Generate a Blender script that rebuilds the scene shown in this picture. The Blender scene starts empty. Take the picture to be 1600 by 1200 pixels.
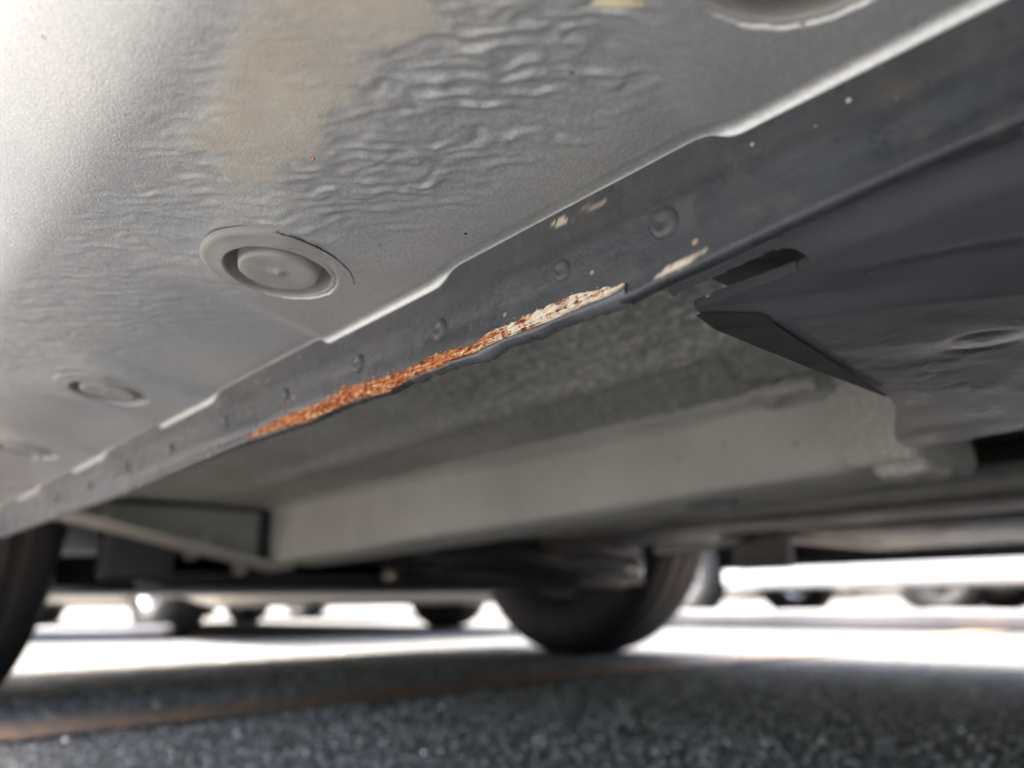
import bpy, bmesh, math, random
import numpy as np
from mathutils import Vector, Matrix

random.seed(7)
RNG = np.random.default_rng(11)
scene = bpy.context.scene
C = scene.collection
R = math.radians

# ------------------------------------------------------------------ camera, sky, sun, exposure
CAM_H = 0.125
PITCH, ROLL, YAW = math.atan(342 / 1202), R(-0.7), R(42.47)
_hf = Vector((math.sin(YAW), math.cos(YAW), 0)); _r0 = Vector((math.cos(YAW), -math.sin(YAW), 0))
_f = _hf * math.cos(PITCH) + Vector((0, 0, 1)) * math.sin(PITCH)
_u0 = _r0.cross(_f)
_r = _r0 * math.cos(ROLL) + _u0 * math.sin(ROLL); _u = _u0 * math.cos(ROLL) - _r0 * math.sin(ROLL)
cd = bpy.data.cameras.new('camera'); cam = bpy.data.objects.new('camera', cd); C.objects.link(cam)
cam.matrix_world = Matrix(((_r.x, _u.x, -_f.x, 0), (_r.y, _u.y, -_f.y, 0), (_r.z, _u.z, -_f.z, CAM_H), (0, 0, 0, 1)))
cd.sensor_width = 36; cd.lens = 36 * 1202 / 1600
cd.clip_start = 0.005; cd.clip_end = 3000
cd.dof.use_dof = True; cd.dof.focus_distance = 0.186; cd.dof.aperture_fstop = 8.6
scene.camera = cam

SUN_AZ = R(-4)          # measured from +Y towards +X: ahead of the camera, beyond the car
SUN_EL = R(50)
w = bpy.data.worlds.new('World'); scene.world = w; w.use_nodes = True
nt = w.node_tree; bgn = nt.nodes['Background']
sky = nt.nodes.new('ShaderNodeTexSky'); sky.sky_type = 'NISHITA'; sky.sun_disc = False
sky.sun_elevation = SUN_EL; sky.sun_rotation = SUN_AZ
sky.air_density = 1.0; sky.dust_density = 8.0; sky.ozone_density = 1.0
nt.links.new(sky.outputs['Color'], bgn.inputs['Color']); bgn.inputs['Strength'].default_value = 0.15
sl = bpy.data.lights.new('sun', 'SUN'); sl.energy = 2.1; sl.angle = R(0.53); sl.color = (1, 0.99, 0.965)
so = bpy.data.objects.new('sun', sl); C.objects.link(so)
sv = Vector((math.sin(SUN_AZ) * math.cos(SUN_EL), math.cos(SUN_AZ) * math.cos(SUN_EL), math.sin(SUN_EL)))
so.rotation_euler = (-sv).to_track_quat('-Z', 'Y').to_euler(); so.location = sv * 30
vs = scene.view_settings
vs.view_transform = 'Standard'; vs.look = 'None'; vs.gamma = 1; vs.use_curve_mapping = False
vs.exposure = 2.95
scene.render.engine = 'CYCLES'
scene.cycles.use_denoising = True
scene.cycles.max_bounces = 10; scene.cycles.diffuse_bounces = 6; scene.cycles.glossy_bounces = 4
scene.cycles.sample_clamp_indirect = 12

# ------------------------------------------------------------------ materials
def noise_tex(N, L, vec, scale, detail=4, rough=0.55, dist=0.0):
    n = N.new('ShaderNodeTexNoise'); n.inputs['Scale'].default_value = scale
    n.inputs['Detail'].default_value = detail; n.inputs['Roughness'].default_value = rough
    n.inputs['Distortion'].default_value = dist
    if vec is not None: L.new(vec, n.inputs['Vector'])
    return n.outputs['Fac']
def ramp(N, L, fac, stops):
    r = N.new('ShaderNodeValToRGB'); e = r.color_ramp.elements
    e[0].position, e[0].color = stops[0][0], (*stops[0][1], 1) if len(stops[0][1]) == 3 else stops[0][1]
    e[1].position, e[1].color = stops[-1][0], (*stops[-1][1], 1)
    for p, c in stops[1:-1]:
        q = e.new(p); q.color = (*c, 1)
    L.new(fac, r.inputs['Fac']); return r.outputs['Color']
def maprange(N, L, v, a, b, c=0, d=1):
    m = N.new('ShaderNodeMapRange'); m.inputs[1].default_value = a; m.inputs[2].default_value = b
    m.inputs[3].default_value = c; m.inputs[4].default_value = d
    L.new(v, m.inputs[0]); return m.outputs[0]
def mixc(N, L, fac, a, b, mode='MIX'):
    m = N.new('ShaderNodeMix'); m.data_type = 'RGBA'; m.blend_type = mode
    if isinstance(fac, (int, float)): m.inputs[0].default_value = fac
    else: L.new(fac, m.inputs[0])
    for k, v in ((6, a), (7, b)):
        if isinstance(v, tuple): m.inputs[k].default_value = (*v, 1)
        else: L.new(v, m.inputs[k])
    return m.outputs[2]
def math_n(N, L, op, a, b=0.0):
    m = N.new('ShaderNodeMath'); m.operation = op
    for k, v in ((0, a), (1, b)):
        if isinstance(v, (int, float)): m.inputs[k].default_value = v
        else: L.new(v, m.inputs[k])
    return m.outputs[0]
def base_mat(name):
    m = bpy.data.materials.new(name); m.use_nodes = True
    N, L = m.node_tree.nodes, m.node_tree.links
    b = N['Principled BSDF']; tc = N.new('ShaderNodeTexCoord')
    return m, N, L, b, tc.outputs['Object']
def dust_spots(N, L, vec, scale, size, keep):
    """mask of separate small grains: one per Voronoi cell, only in a share of the cells"""
    v = N.new('ShaderNodeTexVoronoi'); v.inputs['Scale'].default_value = scale; L.new(vec, v.inputs['Vector'])
    s = N.new('ShaderNodeSeparateColor'); L.new(v.outputs['Color'], s.inputs[0])
    rad = math_n(N, L, 'MULTIPLY', s.outputs[1], size)
    near = math_n(N, L, 'LESS_THAN', v.outputs['Distance'], rad)
    pick = math_n(N, L, 'LESS_THAN', s.outputs[0], keep)
    return math_n(N, L, 'MULTIPLY', near, pick)
def simple(name, col, rough=0.5, metal=0.0, var=0.25, scale=30, bump=0.0, bscale=200, bdist=0.0005, spec=0.5, coat=0.0, dust=None):
    m, N, L, b, o = base_mat(name)
    f = noise_tex(N, L, o, scale, 5, 0.6)
    lo = tuple(c * (1 - var) for c in col); hi = tuple(min(1, c * (1 + var)) for c in col)
    c = ramp(N, L, f, [(0.3, lo), (0.7, hi)])
    if dust:
        dm = dust_spots(N, L, o, *dust[:3]); c = mixc(N, L, dm, c, dust[3])
    L.new(c, b.inputs['Base Color'])
    L.new(maprange(N, L, noise_tex(N, L, o, scale * 2.3, 3), 0.3, 0.7, max(0.02, rough - 0.08), min(1, rough + 0.08)), b.inputs['Roughness'])
    b.inputs['Metallic'].default_value = metal; b.inputs['Specular IOR Level'].default_value = spec
    b.inputs['Coat Weight'].default_value = coat; b.inputs['Coat Roughness'].default_value = 0.06
    if bump:
        bn = N.new('ShaderNodeBump'); bn.inputs['Strength'].default_value = bump; bn.inputs['Distance'].default_value = bdist
        L.new(noise_tex(N, L, o, bscale, 4, 0.6), bn.inputs['Height']); L.new(bn.outputs[0], b.inputs['Normal'])
    return m

M = {}
# grey stone-chip coat of the sill, with dried mud (attribute 'mud' marks its outline)
def sill_mat():
    m, N, L, b, o = base_mat('sill_coating')
    at = N.new('ShaderNodeAttribute'); at.attribute_name = 'mud'
    g = ramp(N, L, noise_tex(N, L, o, 18, 5, 0.6), [(0.3, (0.56, 0.595, 0.62)), (0.7, (0.675, 0.71, 0.725))])
    g2 = mixc(N, L, maprange(N, L, noise_tex(N, L, o, 900, 2, 0.6), 0.35, 0.65, 0, 0.5), g, (0.42, 0.43, 0.44))
    film = maprange(N, L, noise_tex(N, L, o, 9, 4, 0.5), 0.42, 0.72, 0, 0.55)
    g3 = mixc(N, L, film, g2, (0.64, 0.625, 0.58))
    mudc = ramp(N, L, noise_tex(N, L, o, 60, 6, 0.65), [(0.3, (0.40, 0.36, 0.30)), (0.7, (0.52, 0.475, 0.40))])
    c = mixc(N, L, at.outputs['Fac'], g3, mudc)
    sp = dust_spots(N, L, o, 330, 0.20, 0.05); c = mixc(N, L, sp, c, (0.05, 0.048, 0.045))
    sp2 = dust_spots(N, L, o, 330, 0.16, 0.03); c = mixc(N, L, sp2, c, (0.6, 0.58, 0.54))
    L.new(c, b.inputs['Base Color'])
    L.new(maprange(N, L, at.outputs['Fac'], 0, 1, 0.31, 0.7), b.inputs['Roughness'])
    L.new(maprange(N, L, at.outputs['Fac'], 0, 1, 0.74, 0.05), b.inputs['Metallic'])
    b.inputs['Specular IOR Level'].default_value = 0.5
    bn = N.new('ShaderNodeBump'); bn.inputs['Strength'].default_value = 0.6; bn.inputs['Distance'].default_value = 0.0003
    L.new(noise_tex(N, L, o, 1700, 3, 0.7), bn.inputs['Height']); L.new(bn.outputs[0], b.inputs['Normal'])
    return m
M['sill'] = sill_mat()
def flange_mat():
    m, N, L, b, o = base_mat('flange_coating')
    at = N.new('ShaderNodeAttribute'); at.attribute_name = 'scuff'
    g = ramp(N, L, noise_tex(N, L, o, 45, 6, 0.65), [(0.3, (0.020, 0.0225, 0.028)), (0.7, (0.038, 0.0415, 0.048))])
    dirt = maprange(N, L, noise_tex(N, L, o, 120, 5, 0.7), 0.52, 0.78, 0, 0.25)
    c = mixc(N, L, dirt, g, (0.20, 0.165, 0.12))
    sp = dust_spots(N, L, o, 420, 0.22, 0.05); c = mixc(N, L, sp, c, (0.55, 0.52, 0.46))
    sp2 = dust_spots(N, L, o, 180, 0.16, 0.06); c = mixc(N, L, sp2, c, (0.30, 0.22, 0.16))
    c = mixc(N, L, at.outputs['Fac'], c, (0.62, 0.54, 0.40))
    L.new(c, b.inputs['Base Color']); b.inputs['Specular IOR Level'].default_value = 0.5
    L.new(maprange(N, L, noise_tex(N, L, o, 90, 4), 0.3, 0.7, 0.22, 0.40), b.inputs['Roughness'])
    bn = N.new('ShaderNodeBump'); bn.inputs['Strength'].default_value = 0.5; bn.inputs['Distance'].default_value = 0.0004
    L.new(noise_tex(N, L, o, 420, 4, 0.6), bn.inputs['Height']); L.new(bn.outputs[0], b.inputs['Normal'])
    return m
M['flange'] = flange_mat()
def rust_mat():
    m, N, L, b, o = base_mat('flaking_rust')
    at = N.new('ShaderNodeAttribute'); at.attribute_name = 'primer'
    mp = N.new('ShaderNodeMapping'); L.new(o, mp.inputs['Vector'])
    mp.inputs['Rotation'].default_value = (R(30), 0, 0); mp.inputs['Scale'].default_value = (1, 0.10, 1.5)
    fib = noise_tex(N, L, mp.outputs[0], 1300, 4, 0.65, 0.3)
    rc = ramp(N, L, maprange(N, L, math_n(N, L, 'ADD', fib, maprange(N, L, noise_tex(N, L, o, 420, 4, 0.7), 0.3, 0.7, -0.16, 0.16)), 0.28, 0.72, 0.22, 0.76), [(0.30, (0.09, 0.024, 0.012)), (0.44, (0.36, 0.095, 0.03)), (0.54, (0.52, 0.19, 0.065)), (0.62, (0.62, 0.32, 0.14)), (0.72, (0.74, 0.60, 0.40))])
    cream = ramp(N, L, noise_tex(N, L, mp.outputs[0], 1100, 4, 0.7), [(0.35, (0.50, 0.34, 0.20)), (0.5, (0.70, 0.61, 0.47)), (0.65, (0.80, 0.76, 0.66))])
    k = math_n(N, L, 'ADD', at.outputs['Fac'], maprange(N, L, noise_tex(N, L, o, 260, 5, 0.7), 0.2, 0.8, -0.75, 0.75))
    k = math_n(N, L, 'ADD', k, maprange(N, L, fib, 0.3, 0.7, -0.25, 0.25))
    c = mixc(N, L, maprange(N, L, k, 0.40, 0.62), rc, cream)
    blk = maprange(N, L, noise_tex(N, L, o, 330, 3, 0.5), 0.66, 0.70)
    blk = math_n(N, L, 'MULTIPLY', blk, maprange(N, L, at.outputs['Fac'], 0.35, 0.6))
    c = mixc(N, L, blk, c, (0.03, 0.03, 0.033))
    L.new(c, b.inputs['Base Color']); b.inputs['Roughness'].default_value = 0.85
    b.inputs['Specular IOR Level'].default_value = 0.25
    bn = N.new('ShaderNodeBump'); bn.inputs['Strength'].default_value = 0.9; bn.inputs['Distance'].default_value = 0.0006
    L.new(fib, bn.inputs['Height']); L.new(bn.outputs[0], b.inputs['Normal'])
    return m
M['rust'] = rust_mat()
def floor_mat(name, lo, hi, bs, bd, rough, sp=0.8):
    m, N, L, b, o = base_mat(name)
    f = noise_tex(N, L, o, 7, 4, 0.6)
    c = ramp(N, L, f, [(0.35, lo), (0.65, hi)])
    spk = maprange(N, L, noise_tex(N, L, o, bs, 3, 0.6), 0.5, 0.66, 0, sp)
    c = mixc(N, L, spk, c, tuple(min(1, x * 1.9) for x in hi))
    L.new(c, b.inputs['Base Color']); b.inputs['Roughness'].default_value = rough
    bn = N.new('ShaderNodeBump'); bn.inputs['Strength'].default_value = 0.9; bn.inputs['Distance'].default_value = bd
    L.new(noise_tex(N, L, o, bs, 3, 0.6), bn.inputs['Height']); L.new(bn.outputs[0], b.inputs['Normal'])
    return m
M['floor'] = floor_mat('floor_undercoat', (0.25, 0.258, 0.24), (0.40, 0.405, 0.37), 210, 0.0022, 0.55)
M['rail'] = simple('rail_paint', (0.45, 0.46, 0.43), 0.55, var=0.14, scale=9, bump=0.2, bscale=300, dust=(150, 0.2, 0.03, (0.12, 0.11, 0.10)))
M['raildark'] = simple('crossmember_paint', (0.42, 0.455, 0.435), 0.5, var=0.12, scale=8, bump=0.2, bscale=300)
M['railrough'] = floor_mat('sprayed_sealer', (0.38, 0.382, 0.36), (0.50, 0.50, 0.465), 330, 0.002, 0.7, 0.35)
M['cover'] = simple('black_cover_plastic', (0.075, 0.080, 0.090), 0.32, var=0.3, scale=14, bump=0.25, bscale=900, bdist=0.0003, dust=(190, 0.16, 0.10, (0.42, 0.40, 0.36)))
M['black'] = simple('black_paint', (0.030, 0.032, 0.038), 0.45, var=0.3, scale=12, bump=0.2, bscale=90, bdist=0.002)
M['darkgrey'] = simple('dusty_dark_steel', (0.14, 0.142, 0.138), 0.5, var=0.4, scale=11, bump=0.25, bscale=120, bdist=0.001)
M['steel'] = simple('worn_steel', (0.42, 0.38, 0.33), 0.38, metal=0.7, var=0.25, scale=20, bump=0.1, bscale=200)
M['chrome'] = simple('polished_trim', (0.90, 0.91, 0.86), 0.13, metal=1.0, var=0.04, scale=6)
M['bolt'] = simple('bright_bolt', (0.92, 0.92, 0.90), 0.06, metal=1.0, var=0.02)
M['rubber'] = simple('tyre_rubber', (0.028, 0.028, 0.029), 0.62, var=0.25, scale=25, bump=0.25, bscale=160, bdist=0.0006)
M['alloy'] = simple('alloy_rim', (0.62, 0.63, 0.65), 0.3, metal=0.85, var=0.08, scale=10)
M['silverpaint'] = simple('silver_car_paint', (0.55, 0.56, 0.57), 0.35, metal=0.35, var=0.04, coat=0.8)
M['glass'] = simple('tinted_window', (0.02, 0.025, 0.03), 0.05, var=0.05, coat=0.5)
M['concrete'] = simple('concrete', (0.19, 0.185, 0.19), 0.8, var=0.15, scale=12, bump=0.4, bscale=150, bdist=0.002)
M['orange'] = None
def asphalt_mat():
    m, N, L, b, o = base_mat('asphalt')
    c = ramp(N, L, noise_tex(N, L, o, 1.3, 5, 0.6), [(0.3, (0.14, 0.14, 0.137)), (0.7, (0.19, 0.189, 0.182))])
    v = N.new('ShaderNodeTexVoronoi'); v.inputs['Scale'].default_value = 150; L.new(o, v.inputs['Vector'])
    s = N.new('ShaderNodeSeparateColor'); L.new(v.outputs['Color'], s.inputs[0])
    c = mixc(N, L, maprange(N, L, s.outputs[0], 0.6, 1.0, 0, 0.8), c, (0.17, 0.168, 0.16))
    c = mixc(N, L, maprange(N, L, s.outputs[1], 0.7, 1.0, 0, 0.7), c, (0.03, 0.03, 0.031))
    L.new(c, b.inputs['Base Color']); b.inputs['Roughness'].default_value = 0.85
    b.inputs['Specular IOR Level'].default_value = 0.12
    bn = N.new('ShaderNodeBump'); bn.inputs['Strength'].default_value = 0.8; bn.inputs['Distance'].default_value = 0.003
    L.new(math_n(N, L, 'SUBTRACT', 1.0, v.outputs['Distance']), bn.inputs['Height']); L.new(bn.outputs[0], b.inputs['Normal'])
    return m
M['asphalt'] = asphalt_mat()
def paint_mat():
    m, N, L, b, o = base_mat('worn_orange_paint')
    wear = maprange(N, L, noise_tex(N, L, o, 70, 6, 0.75), 0.36, 0.60, 0.15, 1.0)
    c = mixc(N, L, wear, (0.60, 0.33, 0.15), (0.17, 0.165, 0.158))
    L.new(c, b.inputs['Base Color']); b.inputs['Roughness'].default_value = 0.7
    bn = N.new('ShaderNodeBump'); bn.inputs['Strength'].default_value = 0.6; bn.inputs['Distance'].default_value = 0.003
    L.new(noise_tex(N, L, o, 160, 3), bn.inputs['Height']); L.new(bn.outputs[0], b.inputs['Normal'])
    return m
M['orange'] = paint_mat()
def chip_mat():
    m, N, L, b, o = base_mat('asphalt_aggregate')
    at = N.new('ShaderNodeAttribute'); at.attribute_name = 'tone'
    L.new(ramp(N, L, at.outputs['Fac'], [(0.0, (0.10, 0.10, 0.10)), (0.5, (0.50, 0.495, 0.475)), (0.8, (0.46, 0.45, 0.43)), (1.0, (0.78, 0.76, 0.71))]), b.inputs['Base Color'])
    L.new(maprange(N, L, at.outputs['Fac'], 0.4, 0.85, 0.5, 0.10), b.inputs['Roughness']); b.inputs['Specular IOR Level'].default_value = 0.9
    L.new(maprange(N, L, at.outputs['Fac'], 0.90, 0.95, 0.0, 0.7), b.inputs['Metallic'])
    return m
M['chip'] = chip_mat()

# ------------------------------------------------------------------ mesh helpers (world coordinates in, parent offset taken off)
def wpos(o):
    v = Vector((0, 0, 0))
    while o is not None:
        v += o.location; o = o.parent
    return v
def link(name, me, mat, parent=None, loc=None):
    o = bpy.data.objects.new(name, me); C.objects.link(o)
    if mat is not None and not me.materials: me.materials.append(mat)
    if parent is not None: o.parent = parent
    if loc is not None: o.location = loc
    return o
def from_bm(name, bm, mat, parent=None, smooth=True, loc=None, angle=40):
    """bm in world coordinates; loc = world origin of the new object (default: parent's origin)"""
    base = wpos(parent) if parent is not None else Vector((0, 0, 0))
    org = Vector(loc) if loc is not None else base
    bmesh.ops.translate(bm, verts=bm.verts, vec=-org)
    bm.normal_update()
    bmesh.ops.recalc_face_normals(bm, faces=bm.faces)
    me = bpy.data.meshes.new(name); bm.to_mesh(me); bm.free()
    if smooth:
        me.polygons.foreach_set('use_smooth', [True] * len(me.polygons))
        try: me.set_sharp_from_angle(angle=R(angle))
        except Exception: pass
    return link(name, me, mat, parent, org - base)
def from_np(name, V, F, mat, parent=None, smooth=True, attrs=None, angle=None):
    base = wpos(parent) if parent is not None else Vector((0, 0, 0))
    V = np.asarray(V, float) - np.array(base)
    me = bpy.data.meshes.new(name); me.from_pydata(V.tolist(), [], F if isinstance(F, list) else F.tolist())
    if smooth: me.polygons.foreach_set('use_smooth', [True] * len(me.polygons))
    if angle is not None:
        try: me.set_sharp_from_angle(angle=R(angle))
        except Exception: pass
    for k, a in (attrs or {}).items():
        at = me.attributes.new(k, 'FLOAT', 'POINT'); at.data.foreach_set('value', np.asarray(a, np.float32).ravel())
    me.update()
    return link(name, me, mat, parent)
def gridfaces(n, m, flip=False):
    i = np.arange(n - 1)[:, None] * m + np.arange(m - 1)[None, :]; i = i.ravel()
    f = np.stack([i, i + 1, i + m + 1, i + m], 1)
    return f[:, ::-1] if flip else f
def add_box(bm, x0, x1, y0, y1, z0, z1, bev=0.0, seg=2, rot=None, about=None):
    t = bmesh.new(); bmesh.ops.create_cube(t, size=1)
    for v in t.verts: v.co = Vector(((x0 + x1) / 2 + v.co.x * (x1 - x0), (y0 + y1) / 2 + v.co.y * (y1 - y0), (z0 + z1) / 2 + v.co.z * (z1 - z0)))
    if bev: bmesh.ops.bevel(t, geom=list(t.edges), offset=bev, segments=seg, affect='EDGES', profile=0.5)
    if rot is not None:
        c = Vector(about) if about else Vector(((x0 + x1) / 2, (y0 + y1) / 2, (z0 + z1) / 2))
        bmesh.ops.rotate(t, cent=c, matrix=rot, verts=t.verts)
    merge(bm, t)
def merge(bm, t):
    me = bpy.data.meshes.new('tmp'); t.to_mesh(me); t.free(); bm.from_mesh(me); bpy.data.meshes.remove(me)
def box(name, mat, parent, x0, x1, y0, y1, z0, z1, bev=0.003, seg=2, rot=None):
    bm = bmesh.new(); add_box(bm, x0, x1, y0, y1, z0, z1, bev, seg, rot); return from_bm(name, bm, mat, parent)
def add_tube(bm, pts, rad, seg=12, cap=True):
    pts = [Vector(p) for p in pts]; n = len(pts); rads = rad if isinstance(rad, (list, tuple)) else [rad] * n
    rings = []; up = Vector((0.13, 0.21, 0.97))
    for i, p in enumerate(pts):
        d = (pts[min(i + 1, n - 1)] - pts[max(i - 1, 0)]).normalized()
        a = d.cross(up)
        if a.length < 0.05: a = d.cross(Vector((1, 0, 0)))
        a.normalize(); b2 = d.cross(a)
        rings.append([bm.verts.new(p + (a * math.cos(2 * math.pi * k / seg) + b2 * math.sin(2 * math.pi * k / seg)) * rads[i]) for k in range(seg)])
    for i in range(n - 1):
        for k in range(seg): bm.faces.new((rings[i][k], rings[i][(k + 1) % seg], rings[i + 1][(k + 1) % seg], rings[i + 1][k]))
    if cap: bm.faces.new(rings[0][::-1]); bm.faces.new(rings[-1])
def tube(name, mat, parent, pts, rad, seg=14):
    bm = bmesh.new(); add_tube(bm, smooth_path(pts), rad, seg); return from_bm(name, bm, mat, parent)
def smooth_path(pts, k=6):
    P = [Vector(p) for p in pts]
    if len(P) < 3: return P
    out = []
    for i in range(len(P) - 1):
        p0, p1, p2, p3 = P[max(i - 1, 0)], P[i], P[i + 1], P[min(i + 2, len(P) - 1)]
        for j in range(k):
            t = j / k
            out.append(0.5 * ((2 * p1) + (p2 - p0) * t + (2 * p0 - 5 * p1 + 4 * p2 - p3) * t * t + (-p0 + 3 * p1 - 3 * p2 + p3) * t ** 3))
    return out + [P[-1]]
def lathe_np(prof, seg, axis_pt, ax, e1, e2, closed=False):
    """prof: (radius, height along ax)"""
    th = np.linspace(0, 2 * np.pi, seg, endpoint=False); V = []
    for r_, h_ in prof:
        V.append(np.array(axis_pt)[None] + h_ * np.array(ax)[None] + r_ * (np.cos(th)[:, None] * np.array(e1) + np.sin(th)[:, None] * np.array(e2)))
    V = np.concatenate(V); n = len(prof); F = []
    for i in range(n - 1):
        for k in range(seg):
            k2 = (k + 1) % seg; F.append((i * seg + k, i * seg + k2, (i + 1) * seg + k2, (i + 1) * seg + k))
    return V, F
def prism(name, mat, parent, poly, axis, a, b, bev=0.0, seg=2, angle=40):
    """extrude a 2-D polygon along 'x','y' or 'z' from a to b"""
    bm = bmesh.new()
    def P(u, v, t): return {'x': (t, u, v), 'y': (u, t, v), 'z': (u, v, t)}[axis]
    lo = [bm.verts.new(P(u, v, a)) for u, v in poly]; hi = [bm.verts.new(P(u, v, b)) for u, v in poly]; n = len(poly)
    bm.faces.new(lo); bm.faces.new(hi[::-1])
    for i in range(n): bm.faces.new((lo[i], lo[(i + 1) % n], hi[(i + 1) % n], hi[i]))
    bmesh.ops.recalc_face_normals(bm, faces=bm.faces)
    if bev:
        ed = [e for e in bm.edges if len(e.link_faces) == 2 and e.calc_face_angle(0) > R(25)]
        bmesh.ops.bevel(bm, geom=ed, offset=bev, segments=seg, affect='EDGES', profile=0.5, clamp_overlap=True)
    return from_bm(name, bm, mat, parent, angle=angle)
def tag(o, label=None, cat=None, group=None, kind=None):
    if label: o['label'] = label
    if cat: o['category'] = cat
    if group: o['group'] = group
    if kind: o['kind'] = kind
    return o
def empty(name, loc, rz=0):
    o = bpy.data.objects.new(name, None); C.objects.link(o); o.location = loc; o.rotation_euler = (0, 0, rz); o.empty_display_size = 0.1; return o

# ------------------------------------------------------------------ numpy noise
def vnoise(x, y, seed=0):
    def h(i, j): 
        n = (i * 374761393 + j * 668265263 + seed * 974634) & 0xffffffff
        n = ((n ^ (n >> 13)) * 1274126177) & 0xffffffff
        return ((n ^ (n >> 16)) & 0xffff) / 65535.0
    x = np.asarray(x, float); y = np.asarray(y, float)
    xi = np.floor(x).astype(np.int64); yi = np.floor(y).astype(np.int64); fx = x - xi; fy = y - yi
    fx = fx * fx * fx * (fx * (fx * 6 - 15) + 10); fy = fy * fy * fy * (fy * (fy * 6 - 15) + 10)
    return (h(xi, yi) * (1 - fx) + h(xi + 1, yi) * fx) * (1 - fy) + (h(xi, yi + 1) * (1 - fx) + h(xi + 1, yi + 1) * fx) * fy
def fbm(x, y, seed=0, o=4):
    s = 0; a = 0.5
    for k in range(o): s = s + a * vnoise(x * 2 ** k, y * 2 ** k, seed + k * 17); a *= 0.5
    return s
def sstep(a, b, x):
    t = np.clip((np.asarray(x, float) - a) / (b - a), 0, 1); return t * t * (3 - 2 * t)
def poly_sd(px, py, poly):
    d = np.full(px.shape, 1e9); ins = np.zeros(px.shape, bool); n = len(poly)
    for i in range(n):
        x1, y1 = poly[i]; x2, y2 = poly[(i + 1) % n]; ex, ey = x2 - x1, y2 - y1
        t = np.clip(((px - x1) * ex + (py - y1) * ey) / (ex * ex + ey * ey), 0, 1)
        d = np.minimum(d, np.hypot(px - x1 - t * ex, py - y1 - t * ey))
        c = ((y1 > py) != (y2 > py)) & (px < (x2 - x1) * (py - y1) / (y2 - y1 + 1e-12) + x1); ins ^= c
    return np.where(ins, -d, d)

# ------------------------------------------------------------------ the ground
bm = bmesh.new(); S = 900
for x, y in ((-S, -S), (S, -S), (S, S), (-S, S)): bm.verts.new((x, y, 0))
bm.faces.new(bm.verts); g = from_bm('asphalt_ground', bm, M['asphalt'], smooth=False); tag(g, kind='structure')
n = 120; xs = np.linspace(-2.5, 5.5, n)
e1 = 0.925 + 0.012 * (fbm(xs * 6, xs * 0, 3) - 0.5); e2 = 1.065 + 0.012 * (fbm(xs * 6, xs * 0 + 9, 5) - 0.5)
V = np.concatenate([np.stack([xs, e1, xs * 0 + .004], 1), np.stack([xs, e2, xs * 0 + .004], 1)])
F = [(i, i + 1, n + i + 1, n + i) for i in range(n - 1)]
o = from_np('painted_line', V, F, M['orange'], smooth=False); tag(o, kind='structure')
# loose pale stones standing proud of the asphalt close to the camera
def stones():
    ico = bmesh.new(); bmesh.ops.create_icosphere(ico, subdivisions=1, radius=1)
    bv = np.array([v.co[:] for v in ico.verts]); bf = np.array([[v.index for v in f.verts] for f in ico.faces]); ico.free()
    NS = 30000; V = []; F = []; A = []
    px = RNG.normal(0.65, 0.48, NS); py = RNG.normal(0.80, 0.55, NS); sz = 0.0009 + 0.0018 * RNG.random(NS) ** 2
    for i in range(NS):
        s = sz[i] * RNG.uniform(0.7, 1.4, 3) * np.array([1, 1, 0.75]); q = bv * s * RNG.uniform(0.8, 1.2, (len(bv), 1))
        a = RNG.uniform(0, 6.28); ca, sa = math.cos(a), math.sin(a)
        q = np.stack([q[:, 0] * ca - q[:, 1] * sa + px[i], q[:, 0] * sa + q[:, 1] * ca + py[i], q[:, 2] + s[2] * 0.25], 1)
        V.append(q); F.append(bf + i * len(bv)); A += [RNG.random()] * len(bv)
    o = from_np('aggregate_stones', np.concatenate(V), np.concatenate(F), M['chip'], smooth=False, attrs={'tone': A})
    tag(o, 'small pale stones in the asphalt under the car', 'stones', kind='stuff')
stones()

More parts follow.
